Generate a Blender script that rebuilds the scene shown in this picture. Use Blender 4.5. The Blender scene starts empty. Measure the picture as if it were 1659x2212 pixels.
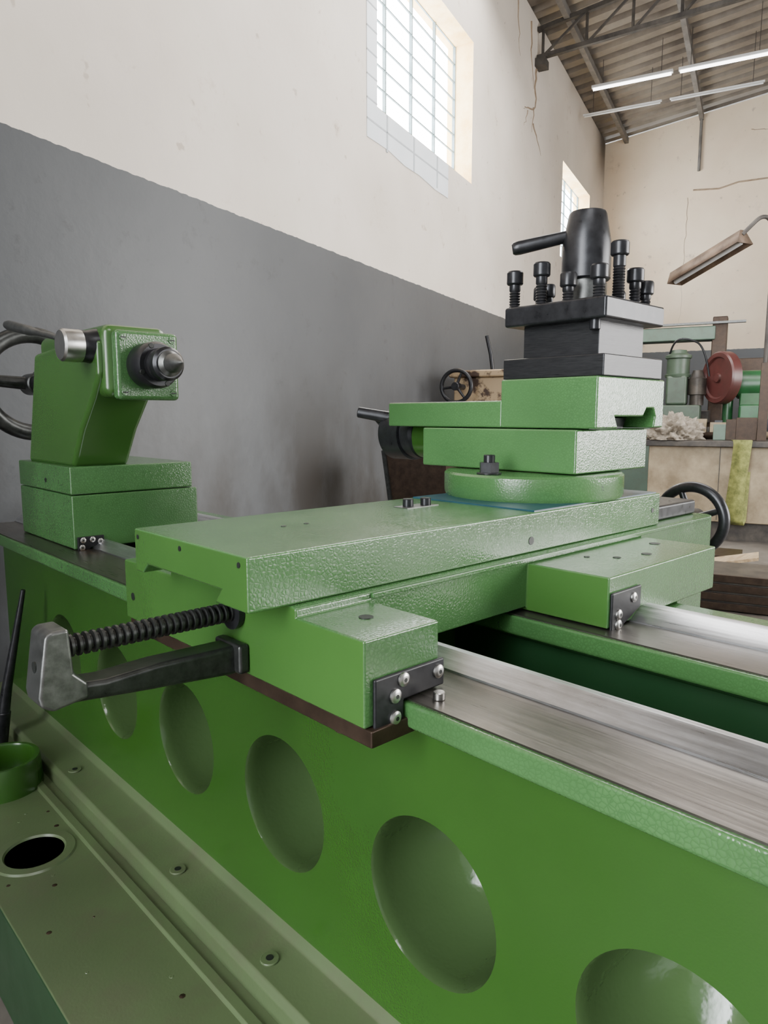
import bpy, bmesh, math, random
from mathutils import Vector, Matrix
from mathutils import noise as mn
random.seed(4)
S=0.4; CZ=1.3            # one unit of the lathe drawing = 0.4 m, datum height 1.3 m
# ---------- frames ----------
def L(x,y,z): return Vector((x*S,y*S,CZ+z*S))
AZ=math.radians(19.3)
W_=Vector((math.cos(AZ),math.sin(AZ),0)); N_=Vector((-math.sin(AZ),math.cos(AZ),0)); DW=7.4
def Hh(t,d,z):
    p=N_*(DW-d)+W_*t
    return Vector((p.x*S,p.y*S,CZ+z*S))
# ---------- materials ----------
def newmat(name):
    m=bpy.data.materials.new(name); m.use_nodes=True
    nt=m.node_tree; b=nt.nodes['Principled BSDF']; return m,nt,b
def noise(nt,scale,detail=4,vec=None,rough=.5):
    n=nt.nodes.new('ShaderNodeTexNoise'); n.inputs['Scale'].default_value=scale; n.inputs['Detail'].default_value=detail
    n.inputs['Roughness'].default_value=rough
    if vec is not None: nt.links.new(vec,n.inputs['Vector'])
    return n
def pos(nt,scale=(1,1,1),rotz=0):
    g=nt.nodes.new('ShaderNodeNewGeometry'); mp=nt.nodes.new('ShaderNodeMapping')
    mp.inputs['Scale'].default_value=scale; mp.inputs['Rotation'].default_value=(0,0,rotz)
    nt.links.new(g.outputs['Position'],mp.inputs['Vector']); return mp.outputs['Vector']
def ramp(nt,fac,stops):
    r=nt.nodes.new('ShaderNodeValToRGB'); cr=r.color_ramp
    while len(cr.elements)>1: cr.elements.remove(cr.elements[0])
    cr.elements[0].position=stops[0][0]; cr.elements[0].color=(*stops[0][1],1)
    for p,c in stops[1:]:
        e=cr.elements.new(p); e.color=(*c,1)
    nt.links.new(fac,r.inputs['Fac']); return r.outputs['Color']
def mix(nt,fac,a,b,mode='MIX'):
    m=nt.nodes.new('ShaderNodeMix'); m.data_type='RGBA'; m.blend_type=mode
    for i,s in ((0,fac),(6,a),(7,b)):
        if isinstance(s,(int,float)): m.inputs[i].default_value=s
        elif isinstance(s,tuple): m.inputs[i].default_value=(*s,1)
        else: nt.links.new(s,m.inputs[i])
    return m.outputs[2]
def bump(nt,b,h,strength,dist):
    n=nt.nodes.new('ShaderNodeBump'); n.inputs['Strength'].default_value=strength; n.inputs['Distance'].default_value=dist
    nt.links.new(h,n.inputs['Height']); nt.links.new(n.outputs['Normal'],b.inputs['Normal'])
def paint(name,col,rough=.3,ham=.35,cell=150,vary=.18,fleck=.6):
    """hammered enamel: small cells, glossy"""
    m,nt,b=newmat(name); v=pos(nt)
    n=noise(nt,2.2,5,v)
    d=tuple(c*(1-vary) for c in col); l=tuple(min(1,c*(1+vary)) for c in col)
    c=ramp(nt,n.outputs['Fac'],[(.35,d),(.65,l)])
    vo=nt.nodes.new('ShaderNodeTexVoronoi'); vo.feature='DISTANCE_TO_EDGE'; vo.inputs['Scale'].default_value=cell
    n2=noise(nt,cell*.6,2,v)
    vv=mix(nt,.5/cell,v,n2.outputs['Color'],'ADD'); nt.links.new(vv,vo.inputs['Vector'])
    cell_c=ramp(nt,vo.outputs['Distance'],[(.0,(.62,.68,.62)),(.14,(1.05,1.05,1.05)),(.5,(1.2,1.2,1.2))])
    nz=noise(nt,3.5,3,v); fm=nt.nodes.new('ShaderNodeMapRange'); nt.links.new(nz.outputs['Fac'],fm.inputs[0]); fm.inputs[1].default_value=.35; fm.inputs[2].default_value=.65; fm.inputs[3].default_value=.15; fm.inputs[4].default_value=fleck
    c=mix(nt,fm.outputs[0],c,mix(nt,1.0,c,cell_c,'MULTIPLY'))
    # small chips down to bluish primer
    ch=noise(nt,30,4,v,.6); cm=ramp(nt,ch.outputs['Fac'],[(.735,(0,0,0)),(.75,(.7,.7,.7))]); c=mix(nt,cm,c,(.03,.05,.04))
    nt.links.new(c,b.inputs['Base Color'])
    rr=nt.nodes.new('ShaderNodeMapRange'); rr.inputs[3].default_value=max(.08,rough-.06); rr.inputs[4].default_value=rough+.10
    nt.links.new(noise(nt,14,4,v).outputs['Fac'],rr.inputs[0]); nt.links.new(rr.outputs[0],b.inputs['Roughness'])
    b.inputs['Specular IOR Level'].default_value=.75
    hh=ramp(nt,vo.outputs['Distance'],[(0,(0,0,0)),(.35,(1,1,1))])
    bump(nt,b,hh,ham,.0007)
    return m
def enamel(name,col,rough=.25,vary=.14,bs=.12,sc=300,dirt=0,drip=0,dcol=(.10,.10,.07)):
    """brushed-on gloss enamel: fine orange peel only"""
    m,nt,b=newmat(name); v=pos(nt)
    n=noise(nt,1.8,5,v)
    c=ramp(nt,n.outputs['Fac'],[(.35,tuple(x*(1-vary) for x in col)),(.65,tuple(min(1,x*(1+vary)) for x in col))])
    if dirt:
        n3=noise(nt,9,6,v,.7); dm=ramp(nt,n3.outputs['Fac'],[(.48,(0,0,0)),(.72,(dirt,dirt,dirt))])
        c=mix(nt,dm,c,dcol)
    nt.links.new(c,b.inputs['Base Color'])
    rr=nt.nodes.new('ShaderNodeMapRange'); rr.inputs[3].default_value=max(.06,rough-.05); rr.inputs[4].default_value=rough+.08
    nt.links.new(noise(nt,10,4,v).outputs['Fac'],rr.inputs[0]); nt.links.new(rr.outputs[0],b.inputs['Roughness'])
    b.inputs['Specular IOR Level'].default_value=.7
    h=noise(nt,sc,2,v).outputs['Fac']
    if drip: h=mix(nt,.85,h,noise(nt,drip,3,v,.6).outputs['Fac'])
    bump(nt,b,h,bs,.001 if not drip else .005); return m
def metal(name,col,rough=.35,met=1.0,stretch=(1,1,1),sc=60,vary=.3,bs=.15,stain=None,st=.75):
    m,nt,b=newmat(name); v=pos(nt,stretch)
    n=noise(nt,sc,5,v,.65)
    c=ramp(nt,n.outputs['Fac'],[(.3,tuple(x*(1-vary) for x in col)),(.7,tuple(min(1,x*(1+vary)) for x in col))])
    if stain:
        n3=noise(nt,5,7,pos(nt,(1,.45,1)),.7); dm=ramp(nt,n3.outputs['Fac'],[(.42,(0,0,0)),(.66,(st,st,st))])
        c=mix(nt,dm,c,stain)
        n4=noise(nt,9,6,pos(nt,(1,.3,1)),.65); dm=ramp(nt,n4.outputs['Fac'],[(.66,(0,0,0)),(.70,(.5,.5,.5))])
        c=mix(nt,dm,c,(.22,.14,.08))
    nt.links.new(c,b.inputs['Base Color']); b.inputs['Metallic'].default_value=met
    rr=nt.nodes.new('ShaderNodeMapRange'); rr.inputs[3].default_value=max(.05,rough-.12); rr.inputs[4].default_value=rough+.15
    nt.links.new(n.outputs['Fac'],rr.inputs[0]); nt.links.new(rr.outputs[0],b.inputs['Roughness'])
    bump(nt,b,n.outputs['Fac'],bs,.001)
    return m
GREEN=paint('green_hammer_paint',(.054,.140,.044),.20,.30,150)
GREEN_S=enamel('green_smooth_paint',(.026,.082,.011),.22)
GREEN_A=enamel('green_deep_paint',(.043,.118,.023),.22)  # deeper green; on the casting fronts it carries painted shade
GREEN_T=enamel('green_tray_paint',(.078,.112,.050),.32,.2,.2,180,.6,0,(.085,.085,.052))
GREEN_P=enamel('green_pocket_paint',(.050,.092,.032),.12,.12,.34,120,0,24)
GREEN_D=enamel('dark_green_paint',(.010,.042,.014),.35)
TEAL=enamel('blue_primer',(.012,.055,.085),.3)
STEEL=metal('ground_steel',(.56,.57,.60),.30,.95,(9,.35,9),16,.28,.10,(.30,.29,.275),.7)
WAY=metal('worn_way_steel',(.165,.150,.135),.30,.9,(14,.3,14),16,.34,.14,(.075,.064,.055),.7)
BLK=metal('black_oxide_steel',(.028,.028,.031),.30,.55,(1,1,1),40,.35,.12)
BLKL=metal('black_machined_steel',(.032,.032,.034),.32,.6,(1,1,14),30,.35,.25)
BLK2=metal('black_plate',(.012,.012,.014),.42,.3,(1,1,1),80,.3,.08)
GRY=metal('cast_grey_steel',(.14,.142,.137),.36,.85,(1,1,1),50,.3,.3)
DGRY=metal('cast_dark_steel',(.06,.062,.06),.32,.8,(1,1,1),50,.3,.3)
BRT=metal('bright_turned_steel',(.5,.49,.47),.3,1,(1,1,1),25,.12,.0)
BROWN=metal('oily_brown_steel',(.05,.032,.022),.4,.6,(1,1,1),20,.4,.2)
HOLE,_n,_b=newmat('tapped_hole_dark'); _n.links.new(noise(_n,50).outputs['Fac'],_b.inputs['Roughness']); _b.inputs['Base Color'].default_value=(.008,.01,.008,1)
# ---------- mesh helpers ----------
def finish(bm,name,mat,parent=None,bevel=0,seg=2,smooth=True,ang=35):
    bmesh.ops.recalc_face_normals(bm,faces=bm.faces)
    for f in bm.faces: f.smooth=smooth
    for e in bm.edges:
        if len(e.link_faces)==2: e.smooth = e.calc_face_angle(0)<math.radians(ang)
    me=bpy.data.meshes.new(name); bm.to_mesh(me); bm.free()
    c=Vector((0,0,0))
    if len(me.vertices):
        lo=Vector([min(v.co[i] for v in me.vertices) for i in range(3)]); hi=Vector([max(v.co[i] for v in me.vertices) for i in range(3)])
        c=(lo+hi)/2; me.transform(Matrix.Translation(-c))
    o=bpy.data.objects.new(name,me); bpy.context.collection.objects.link(o); o.location=c
    if mat: me.materials.append(mat)
    if bevel: addbevel(o,bevel,seg)
    if parent: o.parent=parent
    return o
def addbevel(o,bevel,seg=2):
    b=o.modifiers.new('b','BEVEL'); b.width=bevel*S; b.segments=seg; b.limit_method='ANGLE'; b.angle_limit=math.radians(30); b.harden_normals=True
def empty(name):
    e=bpy.data.objects.new(name,None); bpy.context.collection.objects.link(e); e.empty_display_size=.1; return e
def prism(name,prof,axis,a0,a1,mat,parent=None,bevel=0,fr=L,seg=2):
    bm=bmesh.new()
    def P(p,a):
        if axis=='x': return fr(a,p[0],p[1])
        if axis=='y': return fr(p[0],a,p[1])
        return fr(p[0],p[1],a)
    A=[bm.verts.new(P(p,a0)) for p in prof]; B=[bm.verts.new(P(p,a1)) for p in prof]
    n=len(prof)
    bm.faces.new(A); bm.faces.new(B[::-1])
    for i in range(n): bm.faces.new([A[i],A[(i+1)%n],B[(i+1)%n],B[i]])
    return finish(bm,name,mat,parent,bevel,seg)
def box(name,x0,x1,y0,y1,z0,z1,mat,parent=None,bevel=0,fr=L,seg=2):
    return prism(name,[(x0,y0),(x1,y0),(x1,y1),(x0,y1)],'z',z0,z1,mat,parent,bevel,fr,seg)
def revolve(name,p0,p1,prof,mat,parent=None,n=40,fr=L,bevel=0,ang=35):
    a=fr(*p0); b=fr(*p1); d=(b-a).normalized()
    u=d.orthogonal().normalized(); v=d.cross(u)
    bm=bmesh.new(); rings=[]
    for s,r in prof:
        c=a+d*(s*S)
        if r<=1e-6: rings.append([bm.verts.new(c)])
        else: rings.append([bm.verts.new(c+(u*math.cos(2*math.pi*i/n)+v*math.sin(2*math.pi*i/n))*r*S) for i in range(n)])
    for A,B in zip(rings,rings[1:]):
        if len(A)==1 and len(B)==1: continue
        for i in range(n):
            j=(i+1)%n
            if len(A)==1: bm.faces.new([A[0],B[j],B[i]])
            elif len(B)==1: bm.faces.new([A[i],A[j],B[0]])
            else: bm.faces.new([A[i],A[j],B[j],B[i]])
    if len(rings[0])>1: bm.faces.new(rings[0][::-1])
    if len(rings[-1])>1: bm.faces.new(rings[-1])
    return finish(bm,name,mat,parent,bevel,ang=ang)
def dist(p0,p1): return (Vector(p1)-Vector(p0)).length
def cyl(name,p0,p1,r,mat,parent=None,r1=None,n=32,fr=L,ch=.12):
    D=dist(p0,p1); r1=r if r1 is None else r1; c=min(ch*min(r,r1),D*.3)
    return revolve(name,p0,p1,[(0,r-c),(c,r),(D-c,r1),(D,r1-c)],mat,parent,n,fr)
def tube(name,pts,r,mat,parent=None,fr=L,smooth=True,rad=None):
    cu=bpy.data.curves.new(name,'CURVE'); cu.dimensions='3D'; cu.bevel_depth=r*S; cu.bevel_resolution=4; cu.use_fill_caps=True
    sp=cu.splines.new('NURBS' if smooth else 'POLY'); sp.points.add(len(pts)-1)
    for i,p in enumerate(pts):
        sp.points[i].co=(*fr(*p),1)
        if rad: sp.points[i].radius=rad[i]
    if smooth: sp.use_endpoint_u=True; sp.order_u=3; sp.resolution_u=8
    o=bpy.data.objects.new(name,cu); bpy.context.collection.objects.link(o); cu.materials.append(mat)
    dg=bpy.context.evaluated_depsgraph_get(); me=bpy.data.meshes.new_from_object(o.evaluated_get(dg))
    o2=bpy.data.objects.new(name,me); bpy.data.objects.remove(o); bpy.context.collection.objects.link(o2); o2.name=name
    for p in me.polygons: p.use_smooth=True
    if parent: o2.parent=parent
    return o2
def torus(name,c,ax,R,r,mat,parent=None,fr=L,n=56,m=14,flat=1.0):
    bm=bmesh.new(); cc=fr(*c); a=fr(c[0]+ax[0],c[1]+ax[1],c[2]+ax[2]); d=(a-cc).normalized()
    u=d.orthogonal().normalized(); v=d.cross(u); R_=[]
    for i in range(n):
        th=2*math.pi*i/n; e=u*math.cos(th)+v*math.sin(th)
        R_.append([bm.verts.new(cc+e*(R+r*math.cos(2*math.pi*j/m))*S+d*(r*flat*math.sin(2*math.pi*j/m))*S) for j in range(m)])
    for i in range(n):
        for j in range(m): bm.faces.new([R_[i][j],R_[(i+1)%n][j],R_[(i+1)%n][(j+1)%m],R_[i][(j+1)%m]])
    return finish(bm,name,mat,parent,ang=80)
def hexcyl(name,p0,p1,r,mat,parent=None,fr=L): return revolve(name,p0,p1,[(0,r),(dist(p0,p1),r)],mat,parent,6,fr)
def bake(o):
    dg=bpy.context.evaluated_depsgraph_get(); me=bpy.data.meshes.new_from_object(o.evaluated_get(dg)); o.modifiers.clear(); o.data=me
def boolean(o,others,op='DIFFERENCE'):
    for c in others:
        m=o.modifiers.new('c','BOOLEAN'); m.operation=op; m.object=c; m.solver='EXACT'
    bpy.context.view_layer.update(); bake(o)
    for c in others: bpy.data.objects.remove(c)
    bm=bmesh.new(); bm.from_mesh(o.data); bmesh.ops.remove_doubles(bm,verts=bm.verts,dist=1e-5)
    bmesh.ops.dissolve_limit(bm,angle_limit=math.radians(.5),verts=bm.verts,edges=bm.edges)
    for f in bm.faces: f.smooth=True
    for e in bm.edges:
        if len(e.link_faces)==2: e.smooth=e.calc_face_angle(0)<math.radians(35)
    bm.to_mesh(o.data); bm.free()
def screw(name,p,ax,r,mat,parent=None,h=.5,fr=L):
    p1=tuple(p[i]+ax[i]*r*h for i in range(3)); D=r*h
    o=revolve(name,p,p1,[(0,r),(D*.5,r*.98),(D*.85,r*.75),(D,r*.5)],mat,parent,20,fr)
    q1=tuple(p[i]+ax[i]*(r*h*1.04) for i in range(3))
    revolve(name+'_socket',p1,q1,[(0,r*.33),(r*h*.04,r*.33)],HOLE,parent,6,fr); return o
def hole(name,p,ax,r,parent,fr=L):
    a=tuple(p[i]-ax[i]*.01 for i in range(3)); b=tuple(p[i]+ax[i]*.0025 for i in range(3))
    return revolve(name,a,b,[(0,r),(.0125,r)],HOLE,parent,20,fr)
def wheel(pre,c,ax,R,r,mat,parent,fr=L,spokes=4,hub=.08,hl=.1,ph=0.4,sk=.75):
    torus(pre+'_rim',c,ax,R,r,mat,parent,fr)
    a=Vector(ax); a.normalize()
    p0=tuple(c[i]-a[i]*hl for i in range(3)); p1=tuple(c[i]+a[i]*hl for i in range(3))
    cyl(pre+'_hub',p0,p1,hub,mat,parent,fr=fr)
    u=a.orthogonal().normalized(); v=a.cross(u)
    for i in range(spokes):
        th=ph+2*math.pi*i/spokes; e=u*math.cos(th)+v*math.sin(th)
        q=tuple(c[k]+e[k]*R for k in range(3))
        cyl(f'{pre}_spoke_{i+1}',c,q,r*sk,mat,parent,r1=r*sk*.75,fr=fr,n=16)
# =====================================================  LATHE
LA=empty('metal_lathe')
# ---- bed
prism('bed_front_rail',[(1.703,-1.005),(1.703,-1.095),(1.83,-1.15),(2.26,-1.15),(2.26,-1.005)],'y',-5,7.35,GREEN,LA,.012)
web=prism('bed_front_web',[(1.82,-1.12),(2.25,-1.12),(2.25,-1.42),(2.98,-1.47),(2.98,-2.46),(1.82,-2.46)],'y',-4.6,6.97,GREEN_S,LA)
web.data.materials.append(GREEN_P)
cs=[]; DP=.44
for k in range(-4,5):
    y=1.692+.96*k
    pr=[(0,.335),(.04,.324),(.055,.317),(.10,.314)]
    for i in range(1,21):
        s=i/20; pr.append((.10+DP*math.sin(s*math.pi/2),.314*max(0,math.cos(s*math.pi/2))**.85 if i<20 else 0))
    c=revolve('cutter',(1.78,y,-1.83),(2.2,y,-1.83),pr,GREEN_P,None,72,ang=60); cs.append(c)
boolean(web,cs)
for p in web.data.polygons:
    c=web.matrix_world@p.center
    inner = 1.822*S< c.x <2.9*S and -2.4*S+CZ<c.z<-1.48*S+CZ and -4.5*S<c.y<6.9*S
    p.material_index = 1 if inner else 0
prism('bed_flat_way',[(1.725,-1.006),(1.725,-.998),(2.035,-.998),(2.035,-1.006)],'y',-5,7.35,WAY,LA)
prism('bed_vee_way',[(2.035,-1.006),(2.035,-.99),(2.105,-.935),(2.135,-.935),(2.22,-1.006)],'y',-5,7.35,STEEL,LA)
prism('bed_back_rail',[(2.88,-1.005),(2.88,-1.10),(2.98,-1.15),(3.75,-1.15),(3.75,-1.005)],'y',-5,7.35,GREEN,LA,.012)
prism('bed_back_flat_way',[(2.90,-1.006),(2.90,-.998),(3.2,-.998),(3.2,-1.006)],'y',-5,7.35,WAY,LA)
prism('bed_back_vee_way',[(3.2,-1.006),(3.2,-.99),(3.30,-.935),(3.38,-.935),(3.46,-1.006)],'y',-5,7.35,STEEL,LA)
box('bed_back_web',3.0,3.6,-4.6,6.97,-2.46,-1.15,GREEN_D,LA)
for i,y in enumerate([-3.2,-1.2,.6,2.6,4.6,6.4]):
    box(f'bed_rib_{i+1}',2.2,3.02,y,y+.14,-1.5,-1.16,GREEN_S,LA,.01)
# ---- base
prism('bed_foot_flange',[(1.56,-2.63),(1.56,-2.53),(1.585,-2.505),(1.73,-2.505),(1.79,-2.49),(1.825,-2.44),(3.9,-2.44),(3.9,-2.63)],'y',-4.6,7.2,GREEN_T,LA,.008)
tray=box('base_plinth',.89,4.1,-4.8,7.4,-3.25,-2.62,GREEN_T,LA)
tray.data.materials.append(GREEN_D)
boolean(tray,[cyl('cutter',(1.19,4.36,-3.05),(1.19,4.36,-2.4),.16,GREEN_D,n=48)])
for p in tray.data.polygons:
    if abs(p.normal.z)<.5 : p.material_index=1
addbevel(tray,.012)
revolve('base_drain_ring',(1.19,4.36,-2.62),(1.19,4.36,-2.60),[(0,.165),(0,.235),(.010,.225),(.012,.175),(0,.165)],GREEN_T,LA,56)
prism('base_ridge',[(1.44,-2.625),(1.45,-2.60),(1.50,-2.60),(1.51,-2.625)],'y',-4.7,7.3,GREEN_T,LA,.004)
for i,y in enumerate([.2,1.4,2.55,3.45,5.0]):
    cyl(f'foot_bolt_{i+1}',(1.665,y,-2.506),(1.665,y,-2.495),.045,GREEN_T,LA,n=20); hole(f'foot_bolt_slot_{i+1}',(1.665,y,-2.495),(0,0,1),.018,LA)
rs=random.Random(3)
for i in range(22):
    x=rs.uniform(.95,1.42); y=rs.uniform(.8,5.2); r=rs.uniform(.006,.018)
    revolve(f'paint_chip_{i+1}',(x,y,-2.621),(x,y,-2.618),[(0,r),(.003,r*.7)],BROWN if i%2 else GREEN_T,LA,7)
# ---- saddle (one casting)
sd=prism('saddle_casting',[(2.1,-.975),(2.1,-.713),(2.13,-.705),(2.40,-.705),(2.43,-.65),(2.90,-.65),(2.93,-.705),(3.10,-.705),(3.10,-.975)],'x',1.52,5.25,GREEN,LA)
parts=[prism('u',[(1.716,-1.056),(1.716,-.745),(2.5,-.745),(3.62,-.745),(3.62,-1.056)],'x',1.52,1.69,GREEN),
 box('u',1.60,1.89,1.716,2.30,-.992,-.745,GREEN), box('u',1.60,1.89,2.9,3.62,-.992,-.745,GREEN),
 box('u',2.98,4.18,1.64,2.30,-.992,-.745,GREEN), box('u',2.98,4.18,2.9,3.62,-.992,-.745,GREEN)]
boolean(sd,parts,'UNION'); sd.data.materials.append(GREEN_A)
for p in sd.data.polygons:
    if p.normal.x<-.9: p.material_index=1  # saddle front, turned from the light, is shaded by a darker green
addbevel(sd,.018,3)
prism('saddle_gib_strip',[(2.085,-.713),(2.085,-.735),(2.11,-.735),(2.11,-.713)],'x',1.90,5.2,GREEN,LA,.004)
box('saddle_back_skirt',3.80,4.12,1.68,3.6,-1.2,-.99,GREEN,LA,.01)
box('saddle_clamp_strip',1.53,1.82,1.69,3.6,-1.12,-1.058,BROWN,LA,.006)
cyl('clamp_bolt',(1.60,1.92,-1.15),(1.60,1.92,-1.115),.035,BROWN,LA,n=16)
box('screw_cover_block',4.55,5.2,2.2,2.75,-.705,-.60,BLK,LA,.02)
hole('saddle_oil_hole',(1.72,1.93,-.7445),(0,0,1),.028,LA)
for i,(x,y,r) in enumerate([(3.45,1.86,.022),(3.66,1.80,.028),(3.35,1.98,.016),(4.0,1.92,.032)]):
    hole(f'saddle_tapped_hole_{i+1}',(x,y,-.7445),(0,0,1),r,LA)
hole('saddle_face_hole',(1.52,3.53,-.93),(-1,0,0),.02,LA)
# wipers
prism('front_wiper_plate',[(1.555,-.885),(1.905,-.885),(1.905,-.99),(1.695,-.992),(1.695,-1.085),(1.555,-1.085)],'y',1.70,1.716,BLK2,LA,.008)
for i,(x,z) in enumerate([(1.69,-.915),(1.87,-.93),(1.65,-.965),(1.65,-1.045)]): screw(f'wiper_screw_{i+1}',(x,1.70,z),(0,-1,0),.026,BRT,LA)
prism('back_wiper_plate',[(2.99,-.82),(3.27,-.82),(3.27,-.93),(3.11,-.99),(3.11,-1.03),(2.99,-1.03)],'y',1.624,1.64,BLK2,LA,.008)
for i,(x,z) in enumerate([(3.19,-.87),(3.05,-.93),(3.05,-.98)]): screw(f'back_wiper_screw_{i+1}',(x,1.624,z),(0,-1,0),.026,BRT,LA)
cyl('way_stop_stud',(1.80,1.63,-.998),(1.80,1.63,-.97),.022,BRT,LA,n=16)
# ---- cross slide
cslide=prism('cross_slide',[(2.13,-.495),(3.06,-.495),(3.06,-.69),(2.99,-.69),(2.94,-.645),(2.32,-.645),(2.37,-.703),(2.13,-.703)],'x',1.335,4.48,GREEN,LA,.010,seg=3)
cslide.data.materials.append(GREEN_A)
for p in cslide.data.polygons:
    if p.normal.x<-.9: p.material_index=1  # shaded end of the slide painted in the deeper green
for i,(y,z) in enumerate([(2.185,-.53),(2.63,-.53),(3.02,-.53)]): hole(f'slide_end_hole_{i+1}',(1.335,y,z),(-1,0,0),.011,LA)
hole('slide_side_hole_1',(3.05,2.13,-.64),(0,-1,0),.022,LA); hole('slide_side_hole_2',(4.38,2.13,-.60),(0,-1,0),.016,LA)
for i,(x,y) in enumerate([(1.855,2.642),(1.98,2.638)]): hole(f'slide_top_hole_{i+1}',(x,y,-.495),(0,0,1),.013,LA)
for i,(x,y) in enumerate([(2.77,2.755),(2.885,2.73)]): cyl(f'slide_cap_screw_{i+1}',(x,y,-.495),(x,y,-.45),.030,BLK,LA,n=20)
box('slide_name_plate',2.70,2.95,2.69,2.80,-.496,-.492,GRY,LA)
box('slide_blue_shim',3.10,4.46,2.15,3.04,-.496,-.488,TEAL,LA)
# ---- cross feed screw + bracket
N=26; prof=[(0,.034)]; Ls=.72
for i in range(N):
    s=i*Ls/N; p=Ls/N
    prof+=[(s+.15*p,.028),(s+.35*p,.028),(s+.55*p,.041),(s+.9*p,.041)]
prof.append((Ls,.03))
revolve('cross_feed_screw',(.80,2.52,-.80),(1.53,2.52,-.80),prof,DGRY,LA,32,ang=50)
revolve('feed_screw_bushing',(1.49,2.52,-.80),(1.53,2.52,-.80),[(0,.075),(.02,.075),(.03,.07)],BLK,LA,32)
prism('screw_bracket_end',[(.715,-.94),(.745,-.735),(.765,-.72),(.825,-.72),(.835,-.88),(.88,-.925),(.88,-.98),(.76,-1.0),(.72,-.975)],'y',2.45,2.60,GRY,LA,.012,seg=3)
prism('screw_bracket_arm',[(.80,-.99),(.80,-.92),(.95,-.935),(1.15,-.925),(1.45,-.93),(1.52,-.93),(1.52,-1.05),(1.45,-1.05),(1.1,-1.02),(.95,-1.005)],'y',2.46,2.59,DGRY,LA,.02,seg=3)
box('screw_bracket_foot',1.47,1.52,2.42,2.62,-1.045,-.92,DGRY,LA,.015)
hole('bracket_end_pin',(.727,2.52,-.85),(-1,0,0),.02,LA)
# ---- back handwheel
wheel('cross_feed_wheel',(5.55,2.38,-.80),(1,0,0),.255,.042,BLK,LA,spokes=4)
cyl('cross_feed_shaft',(5.2,2.38,-.80),(5.45,2.38,-.80),.05,BLK,LA)
# ---- swivel + compound
revolve('compound_swivel_disc',(3.80,2.66,-.488),(3.80,2.66,-.34),[(0,.55),(.02,.56),(.135,.56),(.148,.545)],GREEN,LA,96)
hexcyl('swivel_nut',(3.36,2.66,-.34),(3.36,2.66,-.27),.062,BLK,LA); cyl('swivel_washer',(3.36,2.66,-.34),(3.36,2.66,-.33),.075,BLK,LA); cyl('swivel_stud',(3.36,2.66,-.34),(3.36,2.66,-.225),.034,BLK,LA)
prism('compound_base',[(3.61,-.075),(4.46,-.075),(4.46,-.335),(3.61,-.335)],'y',2.23,3.45,GREEN,LA,.012)
prism('compound_base_dovetail',[(3.86,-.076),(3.82,-.01),(4.30,-.01),(4.26,-.076)],'y',2.30,3.45,BLK,LA)
up=[(3.65,-.07),(3.65,.23),(4.465,.23),(4.465,-.07),(4.34,-.07),(4.36,.0),(4.33,.05),(4.24,.05),(4.2,.0),(3.86,.0),(3.90,-.07)]
prism('compound_top_slide',up,'y',2.13,2.81,GREEN,LA,.012)
prism('compound_top_slide_tail',[(3.65,-.07),(3.65,.10),(4.465,.10),(4.465,-.07),(4.36,-.07),(4.36,.0),(3.86,.0),(3.90,-.07)],'y',2.80,3.84,GREEN,LA,.012)
revolve('compound_screw_boss',(4.0,3.44,-.15),(4.0,4.0,-.15),[(0,.165),(.36,.165),(.36,.14)],GREEN_S,LA,48)
revolve('compound_dial',(4.0,3.78,-.13),(4.0,4.3,-.13),[(0,.17),(.02,.19),(.10,.19),(.105,.182),(.12,.182),(.125,.205),(.33,.205),(.36,.18),(.36,0)],BLK,LA,64)
cyl('compound_crank_arm',(4.0,4.15,-.13),(3.86,4.16,.0),.05,BLK,LA)
cyl('compound_crank_grip',(3.88,4.05,-.01),(3.72,4.26,.035),.046,BLK,LA,r1=.042)
# ---- tool post
TP=(4.07,2.49)
def sq(n,h,z0,z1,mat,bev): return box(n,TP[0]-h,TP[0]+h,TP[1]-h,TP[1]+h,z0,z1,mat,LA,bev)
sq('tool_post_base_plate',.355,.232,.358,BLKL,.008)
sq('tool_post_core',.265,.35,.565,BLKL,.004)
sq('tool_post_top_plate',.355,.556,.68,BLK,.016)
revolve('tool_post_clamp_ring',(4.07,2.49,.68),(4.07,2.49,1.0),[(0,.13),(.14,.13),(.14,.12),(.2,.12)],GRY,LA,48)
revolve('tool_post_clamp_nut',(4.07,2.49,.84),(4.07,2.49,1.4),[(0,.14),(.01,.15),(.21,.15),(.395,.116),(.41,.108),(.41,0)],BLK,LA,56)
revolve('tool_post_clamp_handle',(4.02,2.55,1.12),(3.80,2.87,1.05),[(0,.036),(.34,.043),(.37,.04),(.385,.03),(.385,0)],BLK,LA,28)
bolts=[(3.80,2.83,.91,.052),(3.80,2.63,.935,.052),(3.80,2.44,.85,.050),(3.80,2.235,.868,.052),
       (4.02,2.235,1.03,.054),(4.22,2.235,.90,.052),(4.355,2.235,.84,.050),(4.10,2.78,.86,.044),(4.36,2.42,.80,.044),(4.33,2.76,.85,.044),(4.0,2.78,.83,.04)]
for i,(x,y,zt,r) in enumerate(bolts):
    s=r*.68; h=.085; pr=[(0,s)]; Lb=zt-h-.68; k=max(2,int(Lb/.02))
    for q in range(k): pr+=[((q+.2)*Lb*.8/k,s*.84),((q+.7)*Lb*.8/k,s)]
    pr+=[(Lb,s),(Lb+.003,r*.9),(Lb+.01,r),(zt-.68-.01,r),(zt-.68,r*.86),(zt-.68,r*.5),(zt-.72,r*.5),(zt-.72,0)]
    revolve(f'tool_post_bolt_{i+1}',(x,y,.68),(x,y,zt),pr,BLK,LA,24)
cyl('tool_clamp_screw_tip',(3.78,2.24,.50),(3.78,2.24,.56),.032,BLK,LA,n=20)
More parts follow.
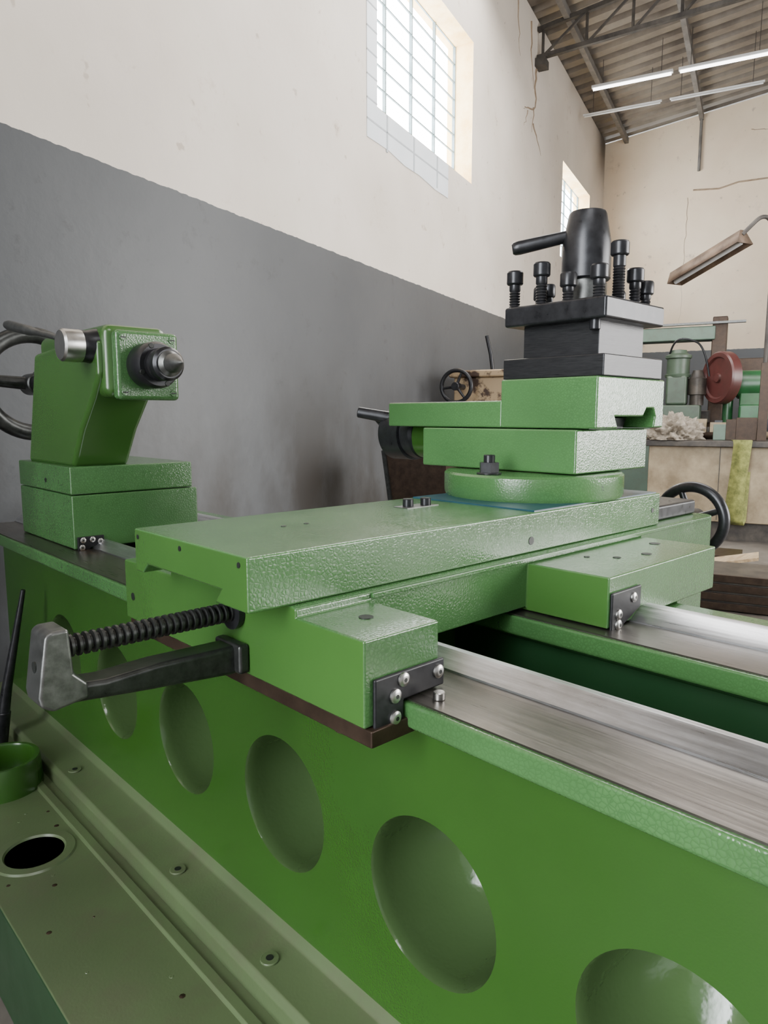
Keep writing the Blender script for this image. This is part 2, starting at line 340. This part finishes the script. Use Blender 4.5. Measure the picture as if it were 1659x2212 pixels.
# ---- tailstock
box('tailstock_sole',1.90,2.93,5.42,6.63,-.995,-.585,GREEN,LA,.012)
box('tailstock_base',1.895,2.885,5.415,6.62,-.58,-.37,GREEN,LA,.012)
prism('tailstock_column',[(5.5,-.38),(5.29,-.10),(5.05,.13),(4.93,.28),(4.93,.52),(5.1,.56),(6.22,.50),(6.52,-.38)],'x',1.95,2.38,GREEN_A,LA,.035,seg=4)
box('tailstock_head',1.985,2.46,4.885,6.2,.13,.63,GREEN_A,LA,.07,seg=5)
box('tailstock_flange',2.03,2.485,4.80,4.89,.115,.585,GREEN,LA,.03,seg=4)
for i,(x,z) in enumerate([(2.08,.165),(2.435,.165),(2.08,.535),(2.435,.535)]):
    cyl(f'flange_screw_{i+1}',(x,4.80,z),(x,4.793,z),.024,GREEN,LA,n=20)
    box(f'flange_screw_slot_{i+1}',x-.018,x+.018,4.790,4.794,z-.004,z+.004,HOLE,LA)
revolve('tailstock_quill',(2.25,4.81,.348),(2.25,4.3,.348),[(0,.15),(.02,.157),(.16,.157),(.19,.14),(.19,.11),(.23,.11),(.235,.10),(.27,.10),(.275,.112),(.32,.112),(.34,.095),(.34,.06)],BLK,LA,56)
for i in range(4):
    a=i*math.pi/2+.4; cyl(f'quill_notch_{i+1}',(2.25+.135*math.cos(a),4.66,.348+.135*math.sin(a)),(2.25+.135*math.cos(a),4.615,.348+.135*math.sin(a)),.018,HOLE,LA,n=12)
revolve('tailstock_centre',(2.25,4.48,.348),(2.25,4.28,.348),[(0,.085),(.015,.085),(.03,.07),(.04,.062),(.08,.062),(.185,.004),(.186,0)],GRY,LA,40)
revolve('quill_clamp_boss',(2.03,5.06,.48),(1.80,5.06,.48),[(0,.13),(.07,.118),(.10,.108),(.14,.108)],BLK,LA,40)
revolve('quill_clamp_knob',(1.90,5.06,.48),(1.75,5.06,.48),[(0,.106),(.02,.110),(.13,.110),(.145,.098),(.145,0)],BRT,LA,40)
revolve('quill_clamp_lever',(1.84,5.14,.52),(1.70,6.05,.70),[(0,.018),(.40,.022),(.46,.026),(.54,.036),(.86,.038),(.90,.03),(.91,0)],GRY,LA,24)
wheel('tailstock_wheel',(2.23,7.15,.30),(0,1,0),.45,.075,DGRY,LA,spokes=3,hub=.1,hl=.14,ph=1.9,sk=.85)
cyl('tailstock_wheel_shaft',(2.23,6.1,.30),(2.23,7.1,.30),.08,BLK,LA)
hole('tailstock_side_hole',(1.895,5.95,-.50),(-1,0,0),.02,LA)
prism('tailstock_wiper_plate',[(1.92,-.90),(2.12,-.90),(2.12,-.98),(2.03,-.98),(2.0,-1.0),(1.92,-1.0)],'y',5.40,5.418,BLK2,LA,.005)
for i,(x,z) in enumerate([(1.96,-.925),(2.03,-.925),(2.09,-.945),(1.95,-.98)]): screw(f'tailstock_wiper_screw_{i+1}',(x,5.40,z),(0,-1,0),.022,BRT,LA)
# pot on the base tray
TB=empty('coolant_pot')
revolve('pot_shell',(1.28,5.35,-2.62),(1.28,5.35,-2.4),[(0,.27),(.2,.255),(.215,.25),(.215,.225),(.2,.22),(.03,.22),(.03,0)],GREEN_S,TB,56)
PB=empty('pry_bar')
tube('bar_shaft',[(1.43,5.98,-2.60),(1.50,5.92,-2.1),(1.64,5.83,-1.33)],.035,BLK,PB,smooth=False,rad=[1.5,1.1,.5])
cyl('bar_handle',(1.425,5.985,-2.62),(1.465,5.95,-2.3),.06,BLK,PB)
# =====================================================  HALL
def wallmat(name,ca,cb):
    m,nt,b=newmat(name); v=pos(nt)
    g=nt.nodes.new('ShaderNodeSeparateXYZ'); nt.links.new(v,g.inputs[0])
    n=noise(nt,1.0,5,v); nb=noise(nt,16,3,v)
    mm=nt.nodes.new('ShaderNodeMath'); mm.operation='MULTIPLY_ADD'; nt.links.new(nb.outputs['Fac'],mm.inputs[0]); mm.inputs[1].default_value=.02; nt.links.new(g.outputs['Z'],mm.inputs[2])
    gt=nt.nodes.new('ShaderNodeMath'); gt.operation='GREATER_THAN'; nt.links.new(mm.outputs[0],gt.inputs[0]); gt.inputs[1].default_value=CZ+3.13*S+.01
    cream=ramp(nt,n.outputs['Fac'],[(.3,ca),(.7,cb)])
    st=noise(nt,3.5,8,v,.75); sm=ramp(nt,st.outputs['Fac'],[(.58,(0,0,0)),(.72,(.45,.45,.45))])
    cream=mix(nt,sm,cream,(.45,.34,.25))
    sp=noise(nt,7,3,v); spm=ramp(nt,sp.outputs['Fac'],[(.70,(0,0,0)),(.73,(.5,.5,.5))]); cream=mix(nt,spm,cream,(.38,.30,.23))
    gray=ramp(nt,n.outputs['Fac'],[(.3,(.070,.073,.078)),(.7,(.092,.095,.100))])
    gz=nt.nodes.new('ShaderNodeMapRange'); nt.links.new(g.outputs['Z'],gz.inputs[0]); gz.inputs[1].default_value=1.9; gz.inputs[2].default_value=.8; gz.inputs[3].default_value=0; gz.inputs[4].default_value=1
    n5=noise(nt,1.7,6,pos(nt,(1,1,.5)),.6); m5=nt.nodes.new('ShaderNodeMath'); m5.operation='MULTIPLY'; nt.links.new(gz.outputs[0],m5.inputs[0])
    r5=ramp(nt,n5.outputs['Fac'],[(.38,(0,0,0)),(.62,(1,1,1))]); nt.links.new(r5,m5.inputs[1])
    gray=mix(nt,m5.outputs[0],gray,(.035,.031,.028))
    sc=noise(nt,6,5,v,.7); scm=ramp(nt,sc.outputs['Fac'],[(.60,(0,0,0)),(.74,(.5,.5,.5))]); gray=mix(nt,scm,gray,(.04,.037,.035))
    c=mix(nt,gt.outputs[0],gray,cream); nt.links.new(c,b.inputs['Base Color'])
    rr=nt.nodes.new('ShaderNodeMapRange'); nt.links.new(gt.outputs[0],rr.inputs[0]); rr.inputs[3].default_value=.5; rr.inputs[4].default_value=.6; nt.links.new(rr.outputs[0],b.inputs['Roughness'])
    bn=noise(nt,12,6,v); bump(nt,b,bn.outputs['Fac'],.25,.008)
    return m
WALL=wallmat('two_tone_plaster',(.66,.585,.505),(.79,.715,.63))
WALLF=wallmat('two_tone_plaster_warm',(.68,.54,.39),(.80,.67,.51))
def simple(name,c0,c1,sc=4,rough=.7,met=0,stretch=(1,1,1),bs=.2,p0=.35,p1=.65):
    m,nt,b=newmat(name); v=pos(nt,stretch); n=noise(nt,sc,6,v,.65)
    nt.links.new(ramp(nt,n.outputs['Fac'],[(p0,c0),(p1,c1)]),b.inputs['Base Color']); b.inputs['Roughness'].default_value=rough; b.inputs['Metallic'].default_value=met
    bump(nt,b,n.outputs['Fac'],bs,.004); return m
FLOOR=simple('oily_concrete',(.07,.06,.05),(.19,.17,.15),1.6,.55)
ROOF=simple('old_roof_sheet',(.125,.105,.088),(.265,.235,.20),1.0,.42,.45)
RUST=simple('rusty_truss_steel',(.045,.04,.037),(.10,.09,.08),6,.6,.4)
PURL=simple('grey_purlin_paint',(.13,.12,.112),(.22,.205,.19),6,.6,.2)
BAR=simple('window_bar_paint',(.10,.15,.16),(.18,.24,.26),8,.6)
REVEAL=simple('warm_lit_reveal',(.72,.47,.18),(.85,.66,.36),5,.7)  # warm light on the window reveals, put into their colour
w1=(13.9,19.45,6.38,10.0); w2=(29.5,34.6,6.38,10.0)
ZF=-3.25; ZE=13.1; T0=-14; T1=37.7
bm=bmesh.new()
ts=[T0,w1[0],w1[1],w2[0],w2[1],T1]; zs=[ZF,w1[2],w1[3],ZE+.2]
TH=-.75
def quad(a,b,c,d,mi=0):
    f=bm.faces.new([bm.verts.new(Hh(*p)) for p in (a,b,c,d)]); f.material_index=mi
for i in range(5):
    for j in range(3):
        if i in (1,3) and j==1: continue
        for dd in (0,TH): quad((ts[i],dd,zs[j]),(ts[i+1],dd,zs[j]),(ts[i+1],dd,zs[j+1]),(ts[i],dd,zs[j+1]))
for w in (w1,w2):
    a,b_,c,e=w
    for (p,q) in (((a,c),(b_,c)),((b_,c),(b_,e)),((b_,e),(a,e)),((a,e),(a,c))):
        quad((p[0],0,p[1]),(q[0],0,q[1]),(q[0],TH,q[1]),(p[0],TH,p[1]),1)
quad((T0,0,ZE+.2),(T1,0,ZE+.2),(T1,TH,ZE+.2),(T0,TH,ZE+.2)); quad((T0,0,ZF),(T0,0,ZE+.2),(T0,TH,ZE+.2),(T0,TH,ZF))
bmesh.ops.remove_doubles(bm,verts=bm.verts,dist=1e-4)
wl=finish(bm,'wall_left',WALL); wl.data.materials.append(REVEAL)
DR=16
prism('wall_far',[(-.75,ZF),(2*DR,ZF),(2*DR,ZE+.1),(DR,ZE+.14*DR+.1),(-.75,ZE)],'x',T1,T1+.6,WALLF,fr=Hh)
box('floor',T0-8,T1+.6,-.75,2*DR+8,ZF-.3,ZF,FLOOR,fr=Hh)
for wi,w in enumerate((w1,w2)):
    we=empty(f'window_{wi+1}')
    a,b_,c,e=w; dd=-.55
    for k in range(5):
        t=a+(b_-a)*k/4; box(f'mullion_{k+1}',t-.022 if k else t,t+.022 if k<4 else t,dd-.04,dd+.04,c,e,BAR,we,fr=Hh)
    for k in range(9):
        z=c+(e-c)*k/8; box(f'bar_{k+1}',a,b_,dd-.02,dd+.02,z-(.014 if k else 0),z+(.014 if k<8 else 0),BAR,we,fr=Hh)
mp,ntp,bp=newmat('painted_window_glow'); gp=pos(ntp); npn=noise(ntp,3,4,gp); ntp.links.new(ramp(ntp,npn.outputs['Fac'],[(.3,(.76,.81,.86)),(.7,(.86,.90,.94))]),bp.inputs['Base Color']); bp.inputs['Roughness'].default_value=.3
SP=empty('window_glow_ghost')  # ghost glow of the window, modelled as pale panels laid on the wall
prism('glow_lower',[(13.45,5.66),(14.4,5.68),(15.2,5.60),(16.0,5.62),(16.9,5.55),(17.75,5.56),(17.75,6.36),(13.45,6.36)],'y',0,.015,mp,SP,fr=Hh)
prism('glow_side',[(13.45,6.36),(13.88,6.36),(13.88,10.0),(13.45,10.0)],'y',0,.015,mp,SP,fr=Hh)
PB2=simple('ghost_bar_grey',(.42,.45,.48),(.5,.53,.56),8,.6)  # grey stripes repeat the window grid inside the painted glow
for k in range(3): box(f'glow_bar_{k+1}',14.3+k*1.35,14.37+k*1.35,.0,.02,5.62,6.36,PB2,SP,fr=Hh)
box('glow_rail',13.45,17.75,.0,.02,6.0,6.035,PB2,SP,fr=Hh)
for k in range(8): box(f'glow_side_bar_{k+1}',13.45,13.88,.0,.02,6.4+k*.45,6.43+k*.45,PB2,SP,fr=Hh)
# roof
bm=bmesh.new(); cols=[]
pitch=.8; n=int((T1+1-T0)/pitch*6)
pw=[0,.0,.0,.2,.2,.0]
for i in range(n+1):
    t=T0+i*pitch/6; dz=pw[i%6]
    cols.append([bm.verts.new(Hh(t,-1.2,ZE-.17+.22+dz)),bm.verts.new(Hh(t,DR,ZE+.14*DR+.22+dz)),bm.verts.new(Hh(t,2*DR,ZE+.22+dz))])
for A,B in zip(cols,cols[1:]):
    for k in range(2): bm.faces.new([A[k],B[k],B[k+1],A[k+1]])
finish(bm,'ceiling',ROOF,ang=20)
def rz(d): return ZE+.14*d
def beam(n,p,q,w,mat,par): return revolve(n,p,q,[(0,w),(dist(p,q),w)],mat,par,4,Hh)
for ti,t in enumerate((14,25.5)):
    par=empty('roof_truss')
    beam('top_chord',(t,.02,rz(0)-.12),(t,DR,rz(DR)-.12),.10,RUST,par)
    beam('bottom_chord',(t,.02,12.1),(t,DR,13.0),.10,RUST,par)
    k=11
    for i in range(k):
        d0=.2+i*DR/k; d1=.2+(i+1)*DR/k
        zb=lambda d:12.1+.9*d/DR
        beam(f'post_{i+1}',(t,d0,zb(d0)),(t,d0,rz(d0)-.12),.05,RUST,par)
        if i<k-1: beam(f'diagonal_{i+1}',(t,d0,zb(d0)),(t,d1,rz(d1)-.12),.05,RUST,par)
    box('bearing',t-.25,t+.25,.0,.35,11.75,12.0,RUST,par,fr=Hh)
for i,d in enumerate((1.0,4.3,8.0,12.0)):
    pu=empty('roof_purlin'); prism('channel',[(d-.09,rz(d)-.16),(d+.09,rz(d)-.16),(d+.09,rz(d)+.09),(d-.09,rz(d)+.09)],'x',T0,T1,PURL,pu,fr=Hh)
ml,ntl,bl=newmat('lamp_tube_glow'); bl.inputs['Emission Color'].default_value=(1,.98,.95,1); bl.inputs['Emission Strength'].default_value=8; ntl.links.new(noise(ntl,2).outputs['Fac'],bl.inputs['Roughness'])
LW=simple('lamp_white_enamel',(.6,.6,.6),(.7,.7,.7),3,.5)
for (t,z,d0,d1,on) in ((29.6,12.45,1.0,3.9,1),(29.6,12.45,4.1,7.1,1),(31.6,12.3,.25,3.3,0),(31.6,12.3,3.6,6.9,0)):
    fl=empty('fluorescent_lamp'); hw=.09 if on else .05
    box('batten',t-hw,t+hw,d0,d1,z+.03,z+.03+hw,LW,fl,fr=Hh)
    cyl('tube',(t,d0+.05,z-.01),(t,d1-.05,z-.01),.05 if on else .03,ml if on else LW,fl,fr=Hh,n=12)
    for q in (d0+.4,d1-.4): cyl('hanger',(t,q,z+.1),(t,q,rz(q)+.15),.012,RUST,fl,fr=Hh,n=8)
CR=simple('crack_tone',(.24,.17,.11),(.36,.27,.19),9,.9)
cp=empty('wall_conduit'); tube('conduit_run',[(T1-.03,4.1,10.5),(T1-.03,5.2,10.42),(T1-.03,6.0,10.6),(T1-.03,9,10.6)],.035,CR,cp,fr=Hh,smooth=False)
cp2=empty('wall_drop_rod'); cyl('rod',(T1-.1,4.3,11.3),(T1-.1,4.3,13.6),.07,PURL,cp2,fr=Hh,n=8)
def crack(p0,p1,n,amp,r,plane,par,nm):
    pts=[]
    for i in range(n+1):
        f=i/n; a=p0[0]+(p1[0]-p0[0])*f+random.uniform(-amp,amp); z=p0[1]+(p1[1]-p0[1])*f
        pts.append((a,0,z) if plane=='L' else (T1,a,z))
    tube(nm,pts,r,CR,par,fr=Hh,smooth=False,rad=[1-.8*i/n for i in range(n+1)])
ck=empty('wall_crack')
crack((25.5,11.7),(25.2,9.6),14,.15,.055,'L',ck,'crack_a'); crack((24.6,12.9),(25.1,11.0),9,.12,.045,'L',ck,'crack_b'); crack((25.3,10.4),(24.0,10.0),8,.12,.035,'L',ck,'crack_c'); crack((25.2,9.9),(26.3,9.2),6,.1,.035,'L',ck,'crack_d'); crack((23.2,13.0),(23.6,11.4),8,.1,.035,'L',ck,'crack_e'); crack((24.6,10.1),(24.2,9.5),6,.1,.025,'L',ck,'crack_i')
crack((3.9,10.2),(3.8,4.4),24,.04,.014,'F',ck,'crack_f'); crack((6.2,12.8),(7.6,12.6),8,.2,.018,'F',ck,'crack_g')
# =====================================================  BACKGROUND SHOP ITEMS
BEIGE=simple('beige_steel_paint',(.22,.165,.10),(.45,.36,.235),3,.5)
BEIGER=simple('rusty_beige_paint',(.05,.025,.015),(.44,.32,.19),5,.5,p0=.42,p1=.5)
DARKTOP=simple('dark_bench_top',(.035,.03,.028),(.10,.085,.07),7,.45,.3)
WOOD=simple('raw_wood',(.35,.25,.14),(.55,.43,.28),5,.7,0,(1,6,6))
REDP=enamel('red_guard_paint',(.10,.03,.027),.35,dirt=.6,dcol=(.05,.025,.02))
GRN2=enamel('machine_green_paint',(.018,.10,.03),.35,dirt=.6,dcol=(.02,.04,.02))
PALEG=enamel('pale_green_paint',(.12,.19,.14),.45,dirt=.5)
OLIVE=enamel('olive_green_paint',(.06,.095,.06),.45,dirt=.6,dcol=(.04,.04,.028))
CLOTH=simple('rag_cloth',(.19,.16,.12),(.38,.33,.27),30,.95)
STRAPM=simple('yellow_green_webbing',(.10,.11,.025),(.28,.29,.08),14,.8)
B=empty('steel_workbench')
box('bench_top',20.3,25.0,4.65,11,-.78,-.62,DARKTOP,B,.02,fr=Hh)
box('bench_body',20.5,24.5,4.85,10.8,-2.75,-.78,BEIGE,B,.02,fr=Hh)
box('bench_plinth',20.7,24.3,5.0,10.6,ZF,-2.75,DARKTOP,B,fr=Hh)
for i in range(2): box(f'bench_panel_seam_{i+1}',20.49,20.5,6.6+i*2.2,6.62+i*2.2,-2.7,-.8,DARKTOP,B,fr=Hh)
bm=bmesh.new(); bmesh.ops.create_icosphere(bm,subdivisions=5,radius=1)
c=Hh(20.75,5.45,-.45)
for v in bm.verts:
    k=1+.45*mn.noise(v.co*2.6)+.34*mn.noise(v.co*6)+.16*mn.noise(v.co*13); q=v.co*k; v.co=c+Vector((q.x*.6*S,q.y*.6*S,max(q.z*.46*S,-.165*S)))
finish(bm,'cleaning_rag',CLOTH,ang=180)
ST=empty('lifting_strap')
bm=bmesh.new(); path=[(20.45,-.59),(20.29,-.59),(20.25,-.7),(20.22,-1.2),(20.20,-1.8),(20.22,-2.3),(20.26,-2.65),(20.34,-2.78),(20.42,-2.65),(20.44,-1.4)]
r=[]
for i,(t,z) in enumerate(path): r.append((bm.verts.new(Hh(t,6.85+.06*math.sin(i*.8),z)),bm.verts.new(Hh(t-.05,7.28+.06*math.sin(i*.8+.5),z))))
for a_,b_ in zip(r,r[1:]): bm.faces.new([a_[0],a_[1],b_[1],b_[0]])
o=finish(bm,'webbing',STRAPM,ST,ang=180); sm=o.modifiers.new('s','SOLIDIFY'); sm.thickness=.01
GL=empty('gooseneck_lamp')
tube('neck',[(20.7,7.5,1.0),(20.7,7.5,3.4),(20.7,7.5,4.45),(20.6,7.4,4.84),(20.45,7.2,4.88),(20.3,7.0,4.66),(20.1,6.8,4.40)],.05,RUST,GL,fr=Hh)
box('stand_post',20.6,20.85,7.42,7.64,-.62,1.35,BROWN,GL,.01,fr=Hh)
def shade(p,q,w,h,mat,par):
    a=Hh(*p); b=Hh(*q); d=(b-a).normalized(); s=d.cross(Vector((0,0,1))).normalized(); u=s.cross(d)
    bm=bmesh.new(); prof=[(-w,-h),(-w*.45,h*.6),(-w*.3,h),(w*.3,h),(w*.45,h*.6),(w,-h)]
    A=[bm.verts.new(a+s*x*S+u*z*S) for x,z in prof]; B_=[bm.verts.new(b+s*x*S+u*z*S) for x,z in prof]
    for i in range(5): bm.faces.new([A[i],A[i+1],B_[i+1],B_[i]])
    bm.faces.new(A); bm.faces.new(B_[::-1])
    o=finish(bm,'shade',mat,par); m=o.modifiers.new('s','SOLIDIFY'); m.thickness=.004
SHD=simple('rusty_lamp_shade',(.06,.038,.026),(.18,.12,.08),6,.6,.2)
shade((21.4,5.15,3.72),(20.1,6.85,4.36),.28,.17,SHD,GL)
cyl('lamp_tube',(21.35,5.2,3.62),(20.15,6.8,4.24),.06,LW,GL,fr=Hh,n=12)
PL=empty('planer_machine')
box('planer_beam',26.5,27.3,1.5,6.0,2.55,3.0,PALEG,PL,.04,fr=Hh)
box('planer_rail',26.4,26.6,1.6,6.9,3.05,3.12,GRY,PL,fr=Hh)
box('planer_post',26.6,27.2,5.9,6.35,ZF,3.3,BROWN,PL,.03,fr=Hh)
box('planer_post_left',26.6,27.2,2.0,2.5,ZF,2.55,BROWN,PL,.03,fr=Hh)
box('planer_table',25.6,27.6,2.2,6.0,-.2,.2,DARKTOP,PL,.03,fr=Hh)
box('planer_bed',25.7,27.4,2.4,5.8,ZF,-.2,PALEG,PL,.03,fr=Hh)
box('planer_cross_rail',26.5,26.9,6.3,8.8,1.3,1.9,BROWN,PL,.03,fr=Hh)
PU=empty('pump_motor')
box('motor_base',23.6,24.4,4.75,5.85,-.615,.35,OLIVE,PU,.05,fr=Hh)
box('gear_housing',23.65,24.35,4.85,5.45,.35,1.25,OLIVE,PU,.08,fr=Hh)
revolve('motor_body',(24.0,5.15,1.2),(24.0,5.15,2.4),[(0,.36),(.08,.38),(.1,.33),(.55,.33),(.58,.38),(.66,.38),(.72,.26),(.82,.22),(.85,.0)],OLIVE,PU,32,Hh)
revolve('flywheel_hub',(24.0,5.72,.35),(24.0,5.72,1.4),[(0,.2),(.3,.2),(.32,.26),(.8,.26),(.85,.2),(1.05,.14),(1.05,0)],DARKTOP,PU,28,Hh)
tube('delivery_pipe',[(23.9,4.9,1.9),(23.7,5.0,2.3),(23.7,5.4,2.35),(23.8,5.9,2.1),(23.8,6.05,1.2)],.03,BLK,PU,fr=Hh)
GM=empty('bench_grinder')
box('grinder_base',23.5,24.6,6.9,8.1,-.615,.35,GRN2,GM,.08,fr=Hh)
prism('grinder_neck',[(23.7,.3),(24.5,.3),(24.4,.9),(23.9,.9)],'y',6.9,7.9,GRN2,GM,.05,fr=Hh)
cyl('grinder_motor',(24.15,6.8,.95),(24.15,8.0,.95),.42,GRN2,GM,fr=Hh)
revolve('wheel_guard',(23.75,6.25,1.15),(24.05,6.65,1.15),[(0,.0),(0,.12),(.06,.14),(.06,.58),(.0,.62),(.0,.74),(.05,.78),(.30,.78),(.32,.74)],REDP,GM,48,Hh)
cyl('guard_bracket',(24.0,6.6,-.615),(24.0,6.6,.6),.14,GRN2,GM,fr=Hh)
SCR=empty('scrap_parts_pile')
rs=random.Random(8)
for i in range(46):
    t=rs.uniform(21.0,23.0); d=rs.uniform(6.0,8.9) if i%2 else rs.uniform(4.8,7.0); w=rs.uniform(.1,.35); h=rs.uniform(.05,.6); l=rs.uniform(.2,.7)
    if t<21.5 and d<6.2: t+=1.0
    m=rs.choice([DARKTOP,BROWN,GRY,WOOD,PALEG,BEIGE,BLK])
    if i%3==0: cyl(f'scrap_{i+1}',(t,d,-.62+w*.5),(t+l*.5,d+l,-.62+w*.5),w*.5,m,SCR,fr=Hh,n=16)
    else: box(f'scrap_{i+1}',t,t+w,d,d+l,-.62,-.62+h,m,SCR,.01,fr=Hh)
OM=empty('old_rusty_machine')
box('cabinet',16.6,18.6,.7,2.6,ZF,.95,BEIGER,OM,.04,fr=Hh)
box('cabinet_top',16.5,18.7,.6,2.7,.95,1.12,BEIGER,OM,.04,fr=Hh)
wheel('crank_wheel',(16.15,.95,.72),(1,0,0),.38,.05,BLK,OM,fr=Hh,spokes=3,hub=.1,hl=.1)
cyl('wheel_shaft',(16.15,.95,.72),(16.65,.95,.72),.07,BLK,OM,fr=Hh)
tube('gear_lever',[(16.9,1.6,1.1),(16.88,1.55,1.5),(16.85,1.45,1.95)],.05,BLK,OM,fr=Hh,smooth=False)
LP=empty('dark_steel_cabinet')
prism('cabinet_shell',[(1.35,-.62),(2.6,-.50),(2.6,ZF),(1.75,ZF)],'x',11.6,12.7,BROWN,LP,.01,fr=Hh)
prism('cabinet_edge',[(1.33,-.62),(1.40,-.60),(1.80,ZF),(1.73,ZF)],'x',11.55,11.6,DGRY,LP,fr=Hh)
CB=empty('wooden_crate')
for k in range(4): box(f'crate_slat_{k+1}',12.95,13.0,6.55,7.85,ZF+.02+k*.16,ZF+.14+k*.16,BROWN,CB,.005,fr=Hh)
box('crate_box',13.0,14.2,6.55,7.85,ZF,ZF+.62,DARKTOP,CB,.01,fr=Hh)
PK=empty('wood_offcuts')
box('offcut_1',14.7,15.3,5.9,8.2,ZF,ZF+.12,WOOD,PK,.01,fr=Hh)
prism('offcut_2',[(5.6,ZF),(7.6,ZF+.45),(7.6,ZF+.51),(5.6,ZF+.06)],'x',15.5,16.2,WOOD,PK,fr=Hh)
box('offcut_3',16.6,17.6,5.8,7.3,ZF,ZF+.3,BROWN,PK,.01,fr=Hh)
HS=empty('rubber_hose'); torus('hose_coil',(14.6,8.9,ZF+.55),(1,.3,0),.45,.05,BLK,HS,Hh); torus('hose_coil_2',(14.75,8.95,ZF+.6),(1,.1,.1),.5,.05,BLK,HS,Hh)
# =====================================================  LIGHT + CAMERA
w=bpy.data.worlds.new('World'); bpy.context.scene.world=w; w.use_nodes=True; nt=w.node_tree; bg=nt.nodes['Background']
tc=nt.nodes.new('ShaderNodeTexCoord')
dt=nt.nodes.new('ShaderNodeVectorMath'); dt.operation='DOT_PRODUCT'; dt.inputs[1].default_value=tuple(N_); nt.links.new(tc.outputs['Generated'],dt.inputs[0])
mr=nt.nodes.new('ShaderNodeMapRange'); nt.links.new(dt.outputs['Value'],mr.inputs[0]); mr.inputs[1].default_value=-.2; mr.inputs[2].default_value=.3; mr.inputs[3].default_value=.50; mr.inputs[4].default_value=30
nt.links.new(mr.outputs[0],bg.inputs['Strength']); bg.inputs['Color'].default_value=(.93,.97,1,1)
def area(name,p,target,sx_,sy_,e,col=(1,1,1)):
    l=bpy.data.lights.new(name,'AREA'); l.shape='RECTANGLE'; l.size=sx_; l.size_y=sy_; l.energy=e; l.color=col
    o=bpy.data.objects.new(name,l); bpy.context.collection.objects.link(o); o.location=p
    o.rotation_euler=(Vector(target)-Vector(p)).to_track_quat('-Z','Y').to_euler(); return o
area('hall_door_light',Hh(13,24,3.0),L(3.5,2,-.5),5.5,3.6,1150,(1,.985,.96))
area('wall_fill_light',Hh(16,6,11.5),Hh(13,3,0),5,3,360,(1,.98,.95))  # added fill under the closed roof, brightens the wall
area('highlight_fill_light',Hh(-2,10,11.8),L(2,2,-1.5),2.4,1.2,80,(1,1,1))  # added fill from behind, gives highlights on the bed and pockets
cam=bpy.data.cameras.new('camera'); co=bpy.data.objects.new('camera',cam); bpy.context.collection.objects.link(co)
co.location=L(0,0,0); cam.sensor_fit='VERTICAL'; cam.sensor_height=36; cam.lens=1534/2212*36; cam.clip_start=.05
co.rotation_euler=(math.radians(90-7.65),0,math.radians(46.8-90)); bpy.context.scene.camera=co
